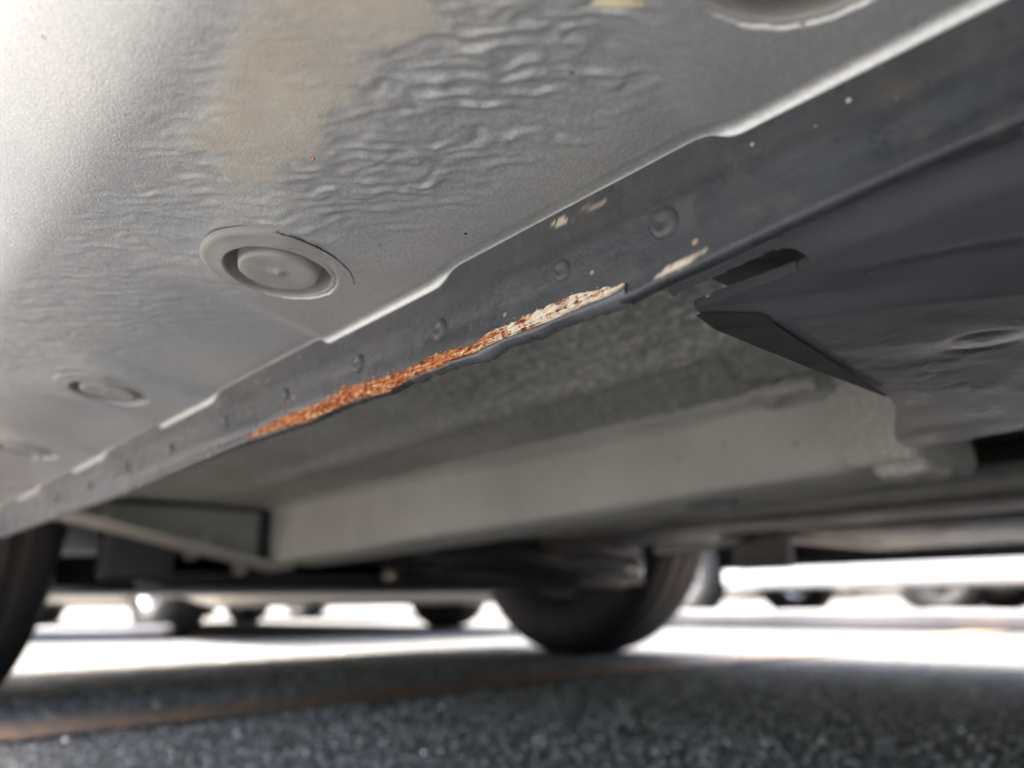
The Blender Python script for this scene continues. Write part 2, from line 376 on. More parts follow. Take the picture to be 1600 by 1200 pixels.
# ------------------------------------------------------------------ wheels (shared by all cars)
def wheel_meshes(rad, width, rim_r, name):
    """axis along +X (outer face at +X), centre at origin"""
    hw = width / 2; X, Y, Z = (1, 0, 0), (0, 1, 0), (0, 0, 1)
    sh = 0.022
    pr = [(rim_r - 0.004, -hw * 0.80), (rim_r + 0.010, -hw * 0.92), (rim_r + 0.035, -hw * 1.01), (rad - 0.055, -hw * 1.04), (rad - 0.03, -hw * 0.99), (rad - 0.012, -hw * 0.90), (rad - 0.003, -hw * 0.78)]
    tr = []
    for g in (-0.46, 0.0, 0.46):
        c = g * hw; tr += [(rad, c - 0.009), (rad - 0.007, c - 0.0065), (rad - 0.007, c + 0.0065), (rad, c + 0.009)]
    prof = pr + tr + [(a, -b) for a, b in pr[::-1]] + [(rim_r - 0.004, -hw * 0.80)]
    V, F = lathe_np(prof, 72, (0, 0, 0), X, Y, Z)
    mt = bpy.data.meshes.new(name + '_tyre'); mt.from_pydata(V.tolist(), [], F)
    rp = [(rim_r - 0.002, -hw * 0.86), (rim_r + 0.006, -hw * 0.90), (rim_r - 0.014, -hw * 0.80), (rim_r - 0.035, -hw * 0.3), (rim_r - 0.03, hw * 0.55), (rim_r + 0.006, hw * 0.88), (rim_r - 0.012, hw * 0.90), (rim_r - 0.022, hw * 0.66)]
    V, F = lathe_np(rp, 60, (0, 0, 0), X, Y, Z)
    bm = bmesh.new(); vv = [bm.verts.new(p) for p in V]
    for f in F: bm.faces.new([vv[i] for i in f])
    for k in range(5):
        a = 2 * math.pi * k / 5 + 0.3; t = bmesh.new()
        add_box(t, hw * 0.45, hw * 0.75, -0.032, 0.032, 0.03, rim_r - 0.012, 0.008)
        bmesh.ops.rotate(t, cent=(0, 0, 0), matrix=Matrix.Rotation(a, 3, 'X'), verts=t.verts); merge(bm, t)
    mr = bpy.data.meshes.new(name + '_rim'); bm.normal_update(); bm.to_mesh(mr); bm.free()
    bm = bmesh.new(); t = bmesh.new()
    add_tube(bm, [(-hw * 0.9, 0, 0), (-hw * .2, 0, 0), (hw * 0.74, 0, 0)], [0.045, 0.06, 0.055], 20)
    add_tube(bm, [(-hw * 0.12, 0, 0), (hw * 0.05, 0, 0)], rim_r * 0.74, 36)
    mh = bpy.data.meshes.new(name + '_hub'); bm.normal_update(); bm.to_mesh(mh); bm.free()
    for me in (mt, mr, mh):
        me.polygons.foreach_set('use_smooth', [True] * len(me.polygons))
        try: me.set_sharp_from_angle(angle=R(38))
        except Exception: pass
    return mt, mr, mh
def add_wheel(parent, meshes, local, flip, tyre_mat, rim_mat, hub_mat):
    mt, mr, mh = meshes
    h_ = bpy.data.objects.new('wheel', mh); C.objects.link(h_); h_.parent = parent; h_.location = local
    if flip: h_.rotation_euler = (0, 0, math.pi)
    for nm, me, ma in (('tyre', mt, tyre_mat), ('rim', mr, rim_mat)):
        o = bpy.data.objects.new(nm, me); C.objects.link(o); o.parent = h_
        if not me.materials: me.materials.append(ma)
        o.material_slots[0].link = 'OBJECT'; o.material_slots[0].material = ma
    if not mh.materials: mh.materials.append(hub_mat)
    return h_

# ------------------------------------------------------------------ the car overhead
CX = 0.83
car = empty('parked_car', (CX, 0, 0))
tag(car, 'silver car filling the frame from below, rust along its sill flange', 'car')
RK = math.tan(R(-0.557)); ZU = 0.2138; BETA = R(7)

# --- sill panel: profile rolled at the inner edge, flat underside, curving up into the car's side
PLUGS = [0.0358, 0.1922, 0.3525, 0.5110, 0.6695, 0.828, -0.1220, -0.2800, -0.4380, -0.5960, -0.7540]; PD = 0.0302
def axis_vals(segs):
    out = []
    for a, b, st in segs: out.append(np.arange(a, b - 1e-9, st))
    return np.concatenate(out + [[segs[-1][1]]])
ys = axis_vals([(-0.90, -0.06, 0.006), (-0.06, 0.46, 0.0008), (0.46, 0.96, 0.004)])
P = []; Nn = []; D = []
rr = 0.0028; ZFLAT = 0.2164; xf = 0.1203
P.append((0.1225, ZFLAT - 0.0022)); Nn.append((0.0, -1.0)); D.append(-0.0030)      # tucked behind the flange face
for k in range(12):           # hollow fillet turning down to the flange
    a = R(18) + (R(90) + BETA - R(18)) * k / 11
    P.append((xf - rr + rr * math.cos(a), ZFLAT - rr + rr * math.sin(a))); Nn.append((-math.cos(a), -math.sin(a))); D.append(-0.0025 * (11 - k) / 11)
x0, z0 = P[-1]
dd = axis_vals([(0.0008, 0.080, 0.0007)])
for d in dd:
    P.append((x0 - d * math.cos(BETA), z0 + d * math.sin(BETA))); Nn.append((-math.sin(BETA), -math.cos(BETA))); D.append(d)
x1, z1 = P[-1]; RC = 0.062
ccx, ccz = x1 + math.sin(BETA) * RC, z1 + math.cos(BETA) * RC
for k in range(1, 46):
    a = BETA + (R(86) - BETA) * k / 45
    P.append((ccx - RC * math.sin(a), ccz - RC * math.cos(a))); Nn.append((-math.sin(a), -math.cos(a))); D.append(0.08 + RC * (a - BETA))
for k in range(1, 9):
    P.append((P[-1][0] - 0.0015, P[-1][1] + 0.02)); Nn.append((-1, -0.07)); D.append(D[-1] + 0.02)
P = np.array(P); Nn = np.array(Nn); D = np.array(D)
YY, DD = np.meshgrid(ys, D, indexing='ij')
pad = np.zeros_like(YY)
for yc in PLUGS:
    half = 0.0285 - 0.19 * np.clip(DD, 0, 0.03); wd = 0.0120 + 0.35 * np.clip(DD - 0.018, 0, 0.03)
    pad = np.maximum(pad, (1 - sstep(half - 0.0002, half + wd, np.abs(YY - yc))) * (1 - sstep(0.026, 0.066, DD)))
padh = 0.0025 * pad; hgt = 0 * pad
# ripples of the sprayed coating
q = 0.67 * YY - 0.74 * DD; p = 0.74 * YY + 0.67 * DD
wq = q + 0.006 * (fbm(p * 70, q * 110, 21) - 0.5) * 2
n1 = fbm(p * 115, wq * 500, 31, 3); n2 = fbm(p * 210 + 7, wq * 520 + 3, 33, 2)
rip = 1.0 * (1 - np.abs(2 * n1 - 0.9) * 1.7) + 0.7 * n2 + 0.16 * np.sin(2 * np.pi * wq / 0.0042 + 8 * fbm(p * 70, q * 60, 8))
rmask = sstep(0.004, 0.022, DD) * (1 - sstep(0.066, 0.085, DD)) * (0.25 + 0.75 * sstep(0.235, 0.11, YY) + 0 * YY) * (0.3 + 0.9 * fbm(YY * 30, DD * 30, 77))
for yc in PLUGS:
    rmask = rmask * sstep(0.020, 0.027, np.hypot(YY - yc, DD - PD)) * (1 - 0.85 * (1 - sstep(0.030, 0.037, np.abs(YY - yc))) * (1 - sstep(0.022, 0.034, DD)))
fine = fbm(p * 120, wq * 520, 51, 2) * sstep(0.01, 0.03, DD) * (1 - sstep(0.07, 0.09, DD)) * (1 - sstep(0.40, 0.46, YY))
mudpoly = [(0.0, 0.057), (0.0808, 0.0561), (0.0867, 0.0529), (0.0986, 0.0565), (0.1132, 0.0527), (0.1262, 0.0523), (0.1358, 0.0499), (0.1454, 0.0526), (0.1533, 0.0518), (0.1626, 0.0601), (0.1588, 0.0632), (0.1498, 0.0611), (0.1541, 0.0694), (0.1476, 0.0719), (0.1264, 0.0764), (0.1086, 0.0793), (0.0, 0.084)]
sd = poly_sd(YY - 0.0035, DD + 0.002, mudpoly) + 0.0034 * (fbm(p * 110, q * 330, 91, 4) - 0.5) * 2
soft = 0.0034 + 0.14 * np.clip(DD - 0.060, 0, 0.04)
mud = (1 - sstep(-soft, soft, sd + 0.0035 * (fbm(YY * 700, DD * 700, 93, 3) - 0.45))) * (0.52 + 0.5 * fbm(YY * 120, DD * 120, 94, 4))
thin = 0.35 * (1 - sstep(0.0, 0.022, sd)) * fbm(YY * 60, DD * 60, 12)
rmask = rmask * (1 - 0.9 * mud)
hgt = hgt - (0.00058 + 0.00028 * sstep(0.15, 0.09, YY)) * rip * rmask - 0.00034 * fine * (1 - mud) 
# plug seats: shallow round dish pressed into the sill
for i, yc in enumerate(PLUGS):
    rr_ = np.hypot(YY - yc, DD - (PD if i else 0.0268)) / (1 if i else 1.14)
    hgt = np.where(rr_ < 0.0155, hgt - 0.011 * (1 - sstep(0.0149, 0.0157, rr_)), hgt)
Vx = P[None, :, 0] + Nn[None, :, 0] * hgt; Vz = P[None, :, 1] + Nn[None, :, 1] * hgt - padh + YY * RK
fil = (DD < 0) * (DD > -0.0029)
Vz = Vz + fil * (1 - sstep(0.2, 0.9, pad)) * 0.80 * (ZFLAT - P[None, :, 1])
V = np.stack([Vx, YY, Vz], -1).reshape(-1, 3)
sill = from_np('sill_panel', V, gridfaces(len(ys), len(D)), M['sill'], car, attrs={'mud': np.clip(np.maximum(mud, thin), 0, 1)})
# orange flake on the mud
def sill_pt(y, d, h=0.0):
    return Vector((x0 - d * math.cos(BETA) - math.sin(BETA) * h, y, z0 + d * math.sin(BETA) - math.cos(BETA) * h + y * RK))

# --- rubber plugs
tD = Vector((-math.cos(BETA), 0, math.sin(BETA))); tN = Vector((-math.sin(BETA), 0, -math.cos(BETA))); tY = Vector((0, 1, 0))
pr = [(0.0214, -0.0012), (0.0213, -0.0002), (0.0208, 0.0003), (0.0195, 0.0006), (0.0170, 0.0007), (0.0156, 0.0012), (0.0150, 0.0012), (0.0148, 0.0004), (0.0146, -0.0040), (0.0141, -0.0085), (0.0118, -0.0085), (0.0113, -0.0003), (0.0110, 0.0010), (0.0101, 0.0013), (0.0080, 0.0012), (0.0040, 0.0010), (0.0012, 0.0009), (0.0008, 0.0014), (0.0001, 0.0016)]
def plug_mat():
    m, N, L, b, o = base_mat('plug_rubber')
    c = ramp(N, L, noise_tex(N, L, o, 70, 5, 0.6), [(0.3, (0.24, 0.24, 0.235)), (0.7, (0.36, 0.355, 0.34))])
    L.new(c, b.inputs['Base Color']); b.inputs['Roughness'].default_value = 0.45
    bn = N.new('ShaderNodeBump'); bn.inputs['Strength'].default_value = 0.4; bn.inputs['Distance'].default_value = 0.0004
    L.new(noise_tex(N, L, o, 380, 4, 0.6, 0.5), bn.inputs['Height']); L.new(bn.outputs[0], b.inputs['Normal'])
    return m
M['plug'] = plug_mat()
plug_me = None
for i, yc in enumerate(PLUGS):
    if plug_me is None:
        V, F = lathe_np(pr, 96, (0, 0, 0), tN, tY, tD); r_ = np.linalg.norm(V, axis=1)
        V = V + np.array(tN)[None] * (0.00025 * (fbm(V[:, 1] * 300, (V[:, 0]) * 300, 5) - 0.5))[:, None]
        plug_me = bpy.data.meshes.new('plug'); plug_me.from_pydata(V.tolist(), [], F)
        plug_me.polygons.foreach_set('use_smooth', [True] * len(plug_me.polygons)); plug_me.materials.append(M['plug'])
    o = bpy.data.objects.new('plug', plug_me); C.objects.link(o); o.parent = sill
    o.location = sill_pt(yc, PD if i else 0.0268, 0.0016) - wpos(sill); o.rotation_euler = (R(0.4 * (i % 4)), R(-1.6), 0); o.scale = (1, 1, 1) if i else (1.14, 1.14, 1.0)
# coating torn along the edge of one plug
bm = bmesh.new(); pc = sill_pt(PLUGS[1], PD, 0.0022); prev = None
for k in range(64):
    a = R(128 + 112 * k / 63); r1 = 0.0212 + 0.0003 * (random.random() - .5); w_ = (0.00005 + 0.00045 * random.random() ** 2) * math.sin(math.pi * k / 63) ** 0.5
    dv = tY * math.cos(a) + tD * math.sin(a); cur = [bm.verts.new(pc + dv * (r1 - w_) + tN * 0.0003 - tN * 0.001 * max(0, math.sin(a))), bm.verts.new(pc + dv * r1 + tN * 0.0005 * random.random() - tN * 0.001 * max(0, math.sin(a))), bm.verts.new(pc + dv * (r1 + w_) - tN * 0.0006 - tN * 0.001 * max(0, math.sin(a)))]
    if prev:
        for j in (0, 1): bm.faces.new((prev[j], prev[j + 1], cur[j + 1], cur[j]))
    prev = cur
from_bm('torn_coating', bm, M['black'], sill)
# pale yellow flake of old paint by the nearest plug
bm = bmesh.new(); fv = [bm.verts.new(sill_pt(a, b_, 0.0022)) for a, b_ in ((0.0672, 0.0375), (0.0655, 0.0352), (0.0640, 0.0338), (0.0612, 0.0312), (0.0604, 0.0320), (0.0618, 0.0345), (0.0640, 0.0382))]
ft = bm.verts.new(sill_pt(0.0637, 0.0348, 0.0030))
for k in range(7): bm.faces.new((fv[k], fv[(k + 1) % 7], ft))
M['old_paint'] = simple('old_yellow_paint', (0.62, 0.56, 0.36), 0.6, var=0.2, scale=300)
from_bm('paint_flake', bm, M['old_paint'], sill)

# --- pinch-weld flange with its worn lower edge
fl_tab = sorted([(-0.95, 0.1965), (-0.46, 0.1925), (0.0213, 0.1899), (0.0363, 0.1893), (0.0564, 0.1880), (0.0764, 0.1862), (0.0836, 0.1858), (0.0929, 0.1852), (0.1039, 0.1855), (0.115, 0.1855), (0.122, 0.1847), (0.1338, 0.1856), (0.142, 0.1844), (0.1531, 0.1851), (0.1584, 0.1852), (0.1725, 0.1854), (0.1831, 0.1843), (0.2087, 0.185), (0.2322, 0.1837), (0.2773, 0.1845), (0.3369, 0.1832), (0.4227, 0.1812), (0.549, 0.1808), (0.7481, 0.1798), (1.0, 0.178)])
fy_, fz_ = zip(*fl_tab)
def worn(y): return sstep(0.086, 0.10, y) * (1 - sstep(0.27, 0.30, y))
def flz(y): return np.interp(y, fy_, fz_) + worn(y) * 0.0006 * (fbm(y * 420, y * 0, 4, 3) - 0.45)
ys2 = axis_vals([(-0.90, -0.02, 0.01), (-0.02, 0.42, 0.0008), (0.42, 0.96, 0.005)])
zb = flz(ys2); lip = 1 - 0.75 * worn(ys2)
rows = []
def face_x(y, z, zbv, lipv):
    t = np.clip(1 - (z - zbv) / 0.0042, 0, 1)
    base = 0.1205 - 0.0010 * sstep(0.2065, 0.2025, z - 0 * y) - 0.0006 * sstep(0.196, 0.190, z)
    wob = 0.0005 * (fbm(y * 28, z * 160, 13, 3) - 0.5)
    return base - 0.0016 * lipv * t ** 1.6 + wob
NV = 44
for k in range(NV):
    s = k / (NV - 1); z = 0.232 + (zb + 0.0013 - 0.232) * (s ** 0.85)
    rows.append((face_x(ys2, z, zb, lip), z))
xb = rows[-1][0]
th = 0.0042
for k in range(1, 7):
    a = math.pi * k / 7; rad = th / 2
    rows.append((xb + rad - rad * math.cos(a), zb + 0.0013 - 0.0013 * math.sin(a)))
rows.append((xb + th, zb + 0.0013)); rows.append((xb * 0 + 0.1252, zb + 0.012)); rows.append((xb * 0 + 0.1252, zb * 0 + 0.232))
V = np.stack([np.stack([r[0], ys2, r[1]], -1) for r in rows], 1).reshape(-1, 3)
scz = V[:, 2]; scy = V[:, 1]; outer = V[:, 0] < 0.1225
def blob(yc, zc, ry, rz, sl, sd_):
    u = (scy - yc) / ry; v = (scz - zc - sl * (scy - yc)) / rz
    return (1 - sstep(0.6, 1.0, np.hypot(u, v) + 0.9 * (fbm(scy * 900, scz * 900, sd_) - 0.5)))
scuff = np.maximum(blob(0.0806, 0.1885, 0.0062, 0.0011, -0.12, 3), 0.75 * blob(0.1135, 0.2119, 0.0042, 0.0012, 0.2, 7) * (fbm(scy * 1500 + scz * 900, scz * 200, 5) > 0.45))
scuff = np.maximum(scuff, 0.4 * blob(0.1035, 0.2118, 0.004, 0.0006, 0.1, 9)) * outer
flange = from_np('pinch_flange', V, gridfaces(len(ys2), len(rows)), M['flange'], car, attrs={'scuff': scuff})
# spot welds
sw_me = None
for y, z, s in [(0.0838, 0.1994, 1.15), (0.1131, 0.1988, 0.9), (0.1594, 0.1972, 1.0), (0.2016, 0.1976, 1.0), (0.2511, 0.197, 1.0), (0.3038, 0.1965, 1.0), (0.3648, 0.1945, 1.05), (0.428, 0.194, 1.0), (0.495, 0.193, 1.0), (0.57, 0.192, 1.0)]:
    if sw_me is None:
        V, F = lathe_np([(0.0033, -0.0005), (0.0030, 0.0001), (0.0026, 0.0006), (0.0020, 0.00085), (0.0013, 0.0007), (0.0006, 0.00055), (0.00005, 0.0005)], 28, (0, 0, 0), (-1, 0, 0), (0, 1, 0), (0, 0, 1.1))
        sw_me = bpy.data.meshes.new('spot_weld'); sw_me.from_pydata(V.tolist(), [], F)
        sw_me.polygons.foreach_set('use_smooth', [True] * len(sw_me.polygons)); sw_me.materials.append(M['flange'])
    o = bpy.data.objects.new('spot_weld', sw_me); C.objects.link(o); o.parent = flange
    ya = np.array([y]); xx = float(face_x(ya, np.array([z]), flz(ya), np.array([0.3]))[0])
    o.location = Vector((xx, y, z)) - wpos(flange); o.scale = (s, s, s); o.rotation_euler = (random.uniform(-1, 1), 0, 0)

# --- rust eaten into the flange edge
rt = sorted([(0.2776, 0.1861), (0.2626, 0.1882), (0.2507, 0.1895), (0.2308, 0.1895), (0.2167, 0.1892), (0.2107, 0.1905), (0.2084, 0.1921), (0.2056, 0.1909), (0.1932, 0.19), (0.185, 0.1898), (0.1756, 0.189), (0.1599, 0.1901), (0.1506, 0.1895), (0.1432, 0.1884), (0.1372, 0.1905), (0.1271, 0.1905), (0.1168, 0.1913), (0.1081, 0.1916), (0.0992, 0.1898), (0.0943, 0.1889)])
rb = sorted([(0.2775, 0.1855), (0.2548, 0.1852), (0.2323, 0.1842), (0.2088, 0.1853), (0.1998, 0.1855), (0.1831, 0.1844), (0.1725, 0.1857), (0.1584, 0.1857), (0.1532, 0.1862), (0.1432, 0.1859), (0.1384, 0.1868), (0.1272, 0.187), (0.115, 0.187), (0.1055, 0.1875), (0.0985, 0.1876), (0.0935, 0.1885)])
yr = np.arange(0.0938, 0.2776, 0.00035); NR = 18
zt = np.interp(yr, *zip(*rt)) + 0.0009 * (fbm(yr * 700, yr * 0, 61, 4) - 0.45); zbo = np.interp(yr, *zip(*rb)) + 0.0005 * (fbm(yr * 600, yr * 0 + 5, 62, 3) - 0.45)
zt = np.maximum(zt, zbo + 0.0003)
VV = []; prm = []
for k in range(NR):
    s = k / (NR - 1); z = zt + (zbo - zt) * s + 0.00012 * (RNG.random(len(yr)) - .5) * (0 < k < NR - 1)
    yk = yr + 0.00012 * (RNG.random(len(yr)) - .5)
    fx = face_x(yr, z, flz(yr), 1 - 0.75 * worn(yr))
    amp = 0.0013 * fbm((yr * 0.87 - z * 0.5) * 300, (z * 0.87 + yr * 0.5) * 1900, 71, 3)
    edge = min(s, 1 - s) * 2
    lift = (sstep(0, 0.3, np.array([edge]))[0]) * (0.0003 + amp) - 0.0004 * (edge == 0)
    VV.append(np.stack([fx - lift, yk, z], -1)); prm.append(np.clip(sstep(0.172, 0.112, yr) * 0.58 + 0.10 * (s > .75) + 0.10 * (s < 0.2), 0, 1))
V = np.stack(VV, 1).reshape(-1, 3); A = np.stack(prm, 1).ravel(); F = gridfaces(len(yr), NR).tolist(); nb = len(V)
V = V.tolist(); A = A.tolist()
for i in range(130):       # loose flakes and splinters
    y = RNG.uniform(0.10, 0.272); top = RNG.random() < 0.6
    z = (np.interp(y, *zip(*rt)) if top else np.interp(y, *zip(*rb))) + RNG.normal(0, 0.0003)
    if 0.35 > RNG.random(): z = RNG.uniform(np.interp(y, *zip(*rb)), np.interp(y, *zip(*rt)))
    ya = np.array([y]); x = float(face_x(ya, np.array([z]), flz(ya), np.array([0.25]))[0]) - 0.0008
    L_ = RNG.uniform(0.0003, 0.0013) * (0.55 if y < 0.15 else 1); d = Vector((RNG.uniform(-0.5, 0.1), RNG.uniform(-1, 1), RNG.uniform(-0.2, 0.9) * (1 if top else -0.6))).normalized() * L_
    s_ = d.cross(Vector((1, 0.2, 0.1))).normalized() * L_ * RNG.uniform(0.12, 0.35); b0 = Vector((x, y, z)); k = len(V)
    V += [list(b0 + s_), list(b0 - s_), list(b0 + d), list(b0 + Vector((0.0002, 0, 0)) + d * 0.4)]
    F += [[k, k + 1, k + 2], [k, k + 3, k + 1], [k + 1, k + 3, k + 2], [k + 2, k + 3, k]]
    A += [float(np.clip(np.interp(y, [0.11, 0.16], [0.75, 0.05]), 0, 1))] * 4
rust = from_np('rust_patch', np.array(V), F, M['rust'], flange, smooth=True, attrs={'primer': A}, angle=60)
tag(rust, 'flaking orange rust and bare primer along the flange edge')
# torn black coating hanging below the rust
yt = np.arange(0.094, 0.172, 0.0006); zt2 = np.interp(yt, *zip(*rb)) + 0.0002; zb2 = flz(yt) - 0.0002 - 0.0022 * np.clip(fbm(yt * 170, yt * 0, 17, 4) - 0.42, 0, 1)
rows = []
for k in range(6):
    s = k / 5; z = zt2 + (zb2 - zt2) * s
    rows.append(np.stack([0.1186 + 0.0008 * (fbm(yt * 260, yt * 0 + 3, 18, 4) - .5) * s - 0.0008 * s * (1 - s) * 4 + 0.0022 * s * s, yt, z], -1))
for k in range(6):
    s = 1 - k / 5; z = zt2 + (zb2 - zt2) * s + 0.0003
    rows.append(np.stack([0.1196 + 0.0008 * (fbm(yt * 260, yt * 0 + 3, 18, 4) - .5) * s + 0.0022 * s * s, yt, z], -1))
from_np('torn_coating', np.stack(rows, 1).reshape(-1, 3), gridfaces(len(yt), 12), M['cover'], flange)

# orange flake stuck on the mud
bm = bmesh.new(); c = sill_pt(0.1397, 0.0483, 0.0006)
vs_ = [bm.verts.new(c + tY * a + tD * b_ + tN * h_) for a, b_, h_ in ((-0.0008, 0.0002, 0), (0.0, -0.0006, 0.0004), (0.0009, 0.0, 0.0), (0.0002, 0.0006, 0.0003), (0, 0, 0.0009))]
for a, b_ in ((0, 1), (1, 2), (2, 3), (3, 0)): bm.faces.new((vs_[a], vs_[b_], vs_[4]))
bm.faces.new(vs_[3::-1]); from_bm('rust_flake', bm, M['rust'], sill, smooth=False)

# --- floor pan, rails, crossmember
ZF = 0.253
xs = axis_vals([(0.1256, 0.18, 0.004), (0.18, 0.46, 0.0018), (0.46, 0.56, 0.01)]); ysf = axis_vals([(-1.0, 0.0, 0.05), (0.0, 0.55, 0.0018), (0.55, 1.06, 0.008)])
YF, XF = np.meshgrid(ysf, xs, indexing='ij')
ZG = ZF - 0.030 * (1 - sstep(0.126, 0.165, XF)) + 0.004 * sstep(0.36, 0.44, XF) * sstep(0.9, 0.2, YF)
ZG = ZG + 0.0016 * (fbm(XF * 22, YF * 22, 41) - 0.5) + 0.0034 * (fbm(XF * 170, YF * 170, 42, 3) - 0.5) * sstep(0.6, 0.25, YF)
# pressed swage across the pan
ZG = ZG - 0.006 * np.exp(-((XF - 0.335 - 0.05 * (YF - 0.3)) / 0.018) ** 2) * sstep(0.12, 0.2, YF) * (1 - sstep(0.75, 0.85, YF))
pan = from_np('floor_pan', np.stack([XF, YF, ZG], -1).reshape(-1, 3), gridfaces(len(ysf), len(xs)), M['floor'], car)
tube('sealer_bead', M['railrough'], pan, [(0.286, 0.20, 0.2535), (0.30, 0.25, 0.2530), (0.298, 0.31, 0.2535), (0.315, 0.37, 0.2530), (0.325, 0.45, 0.2525)], 0.0013, 8)
# longitudinal rail: outer face at X = 0.47, getting deeper towards the front
def loft(name, mat, parent, secs, closed=True, cap=True, angle=40):
    bm = bmesh.new(); rings = [[bm.verts.new(p) for p in s] for s in secs]; n = len(secs[0])
    for a, b_ in zip(rings[:-1], rings[1:]):
        for k in range(n if closed else n - 1): bm.faces.new((a[k], a[(k + 1) % n], b_[(k + 1) % n], b_[k]))
    if cap: bm.faces.new(rings[0][::-1]); bm.faces.new(rings[-1])
    return from_bm(name, bm, mat, parent, angle=angle)
secs = []
for y in np.linspace(0.195, 1.02, 24):
    zb_ = 0.2005 - 0.0215 * (y - 0.2) / 0.8; b = 0.006; j = 0.0008 * math.sin(y * 17)
    secs.append([(0.452, y, 0.262), (0.452, y, 0.2528), (0.466, y, 0.2505), (0.4705 + j, y, 0.246), (0.4705 + j, y, zb_ + b), (0.4725 + j, y, zb_ + 0.002), (0.4765, y, zb_), (0.545, y, zb_ - 0.001), (0.551, y, zb_ + 0.006), (0.551, y, 0.262)])
rail = loft('floor_rail', M['rail'], car, secs)
# rear end block, thick with sprayed sealer
def rough_box(name, mat, parent, x0_, x1_, y0_, y1_, z0_, z1_, amp, cuts=14, bev=0.006, seed=0):
    bm = bmesh.new(); add_box(bm, x0_, x1_, y0_, y1_, z0_, z1_, bev, 2)
    bmesh.ops.subdivide_edges(bm, edges=bm.edges[:], cuts=cuts, use_grid_fill=True); bm.normal_update()
    co = np.array([v.co[:] for v in bm.verts]); nm = np.array([v.normal[:] for v in bm.verts])
    k = fbm(co[:, 0] * 90 + co[:, 2] * 70, co[:, 1] * 90 + co[:, 2] * 110, seed, 4) - 0.45
    for v, nn, kk in zip(bm.verts, nm, k): v.co += Vector(nn) * float(kk) * amp
    return from_bm(name, bm, mat, parent, angle=80)
rough_box('rail_end_block', M['railrough'], rail, 0.455, 0.553, 0.160, 0.210, 0.200, 0.262, 0.0035, 14, seed=3)
rough_box('sealer_lump', M['railrough'], rail, 0.462, 0.50, 0.158, 0.190, 0.193, 0.202, 0.005, 8, 0.004, seed=9)
rough_box('sealer_lump', M['railrough'], rail, 0.430, 0.462, 0.205, 0.250, 0.246, 0.256, 0.010, 8, 0.004, seed=19)
# drain hole in the rail's underside
bm = bmesh.new(); add_tube(bm, [(0.512, 0.335, 0.1945), (0.512, 0.335, 0.1985)], 0.011, 24)
for v in bm.verts: v.co.y = 0.335 + (v.co.y - 0.335) * 2.0
from_bm('drain_hole', bm, M['black'], rail)
# front crossmember, lower edge running down towards the middle, with a pale lip and tabs
cm = loft('front_crossmember', M['raildark'], car, [[(0.15, 1.022, 0.262), (0.15, 1.022, 0.236), (0.15, 1.09, 0.236), (0.15, 1.09, 0.262)], [(0.24, 1.022, 0.262), (0.24, 1.022, 0.231), (0.24, 1.09, 0.231), (0.24, 1.09, 0.262)], [(0.472, 1.022, 0.262), (0.472, 1.022, 0.182), (0.472, 1.09, 0.182), (0.472, 1.09, 0.262)]])
loft('lower_lip', M['rail'], cm, [[(0.15, 0.985, 0.2335), (0.15, 1.06, 0.2315), (0.15, 1.06, 0.2345), (0.15, 0.985, 0.2365)], [(0.24, 0.985, 0.2275), (0.24, 1.06, 0.2255), (0.24, 1.06, 0.2305), (0.24, 0.985, 0.2305)], [(0.50, 0.985, 0.1725), (0.50, 1.06, 0.170), (0.50, 1.06, 0.173), (0.50, 0.985, 0.1755)]])
for x, z in ((0.262, 0.2235), (0.382, 0.197)): box('tab', M['rail'], cm, x - 0.004, x + 0.004, 0.99, 1.0, z, z + 0.016, 0.002)
box('seam_edge', M['black'], cm, 0.27, 0.47, 1.012, 1.021, 0.2475, 0.2545, 0.002)
box('corner_gap', M['black'], cm, 0.462, 0.4700, 1.0, 1.021, 0.185, 0.2535, 0.001)

# --- black plastic undercover behind the jacking point, with its open slot beside the flange
xs = axis_vals([(0.1268, 0.147, 0.00045), (0.147, 0.260, 0.0011), (0.260, 0.345, 0.004)]); ysp = axis_vals([(-0.9, -0.05, 0.03), (-0.05, 0.055, 0.002), (0.055, 0.0925, 0.00045)])
YP, XP = np.meshgrid(ysp, xs, indexing='ij')
def cover_z(x, y):
    z = 0.1885 + 0 * x
    t = x + 0.55 * (y - 0.06)                       # creases run aslant
    z = z + 0.0035 * (1 - sstep(0.1255, 0.137, x))    # rises to meet the flange
    z = z + 0.0022 * np.exp(-((t - 0.150) / 0.0065) ** 2) * (1 - sstep(0.035, 0.068, y))
    z = z - 0.0020 * sstep(0.158, 0.170, t) + 0.0016 * sstep(0.200, 0.222, t) * sstep(0.09, 0.05, y)
    r_ = np.hypot((x - 0.212) * 0.9, y - 0.055)
    z = z + 0.0003 * np.exp(-((r_ - 0.0085) / 0.002) ** 2) - 0.0004 * np.exp(-(r_ / 0.0035) ** 2)
    return z + 0.0008 * (fbm(x * 45, y * 45, 55) - 0.5)
ZP = cover_z(XP, YP)
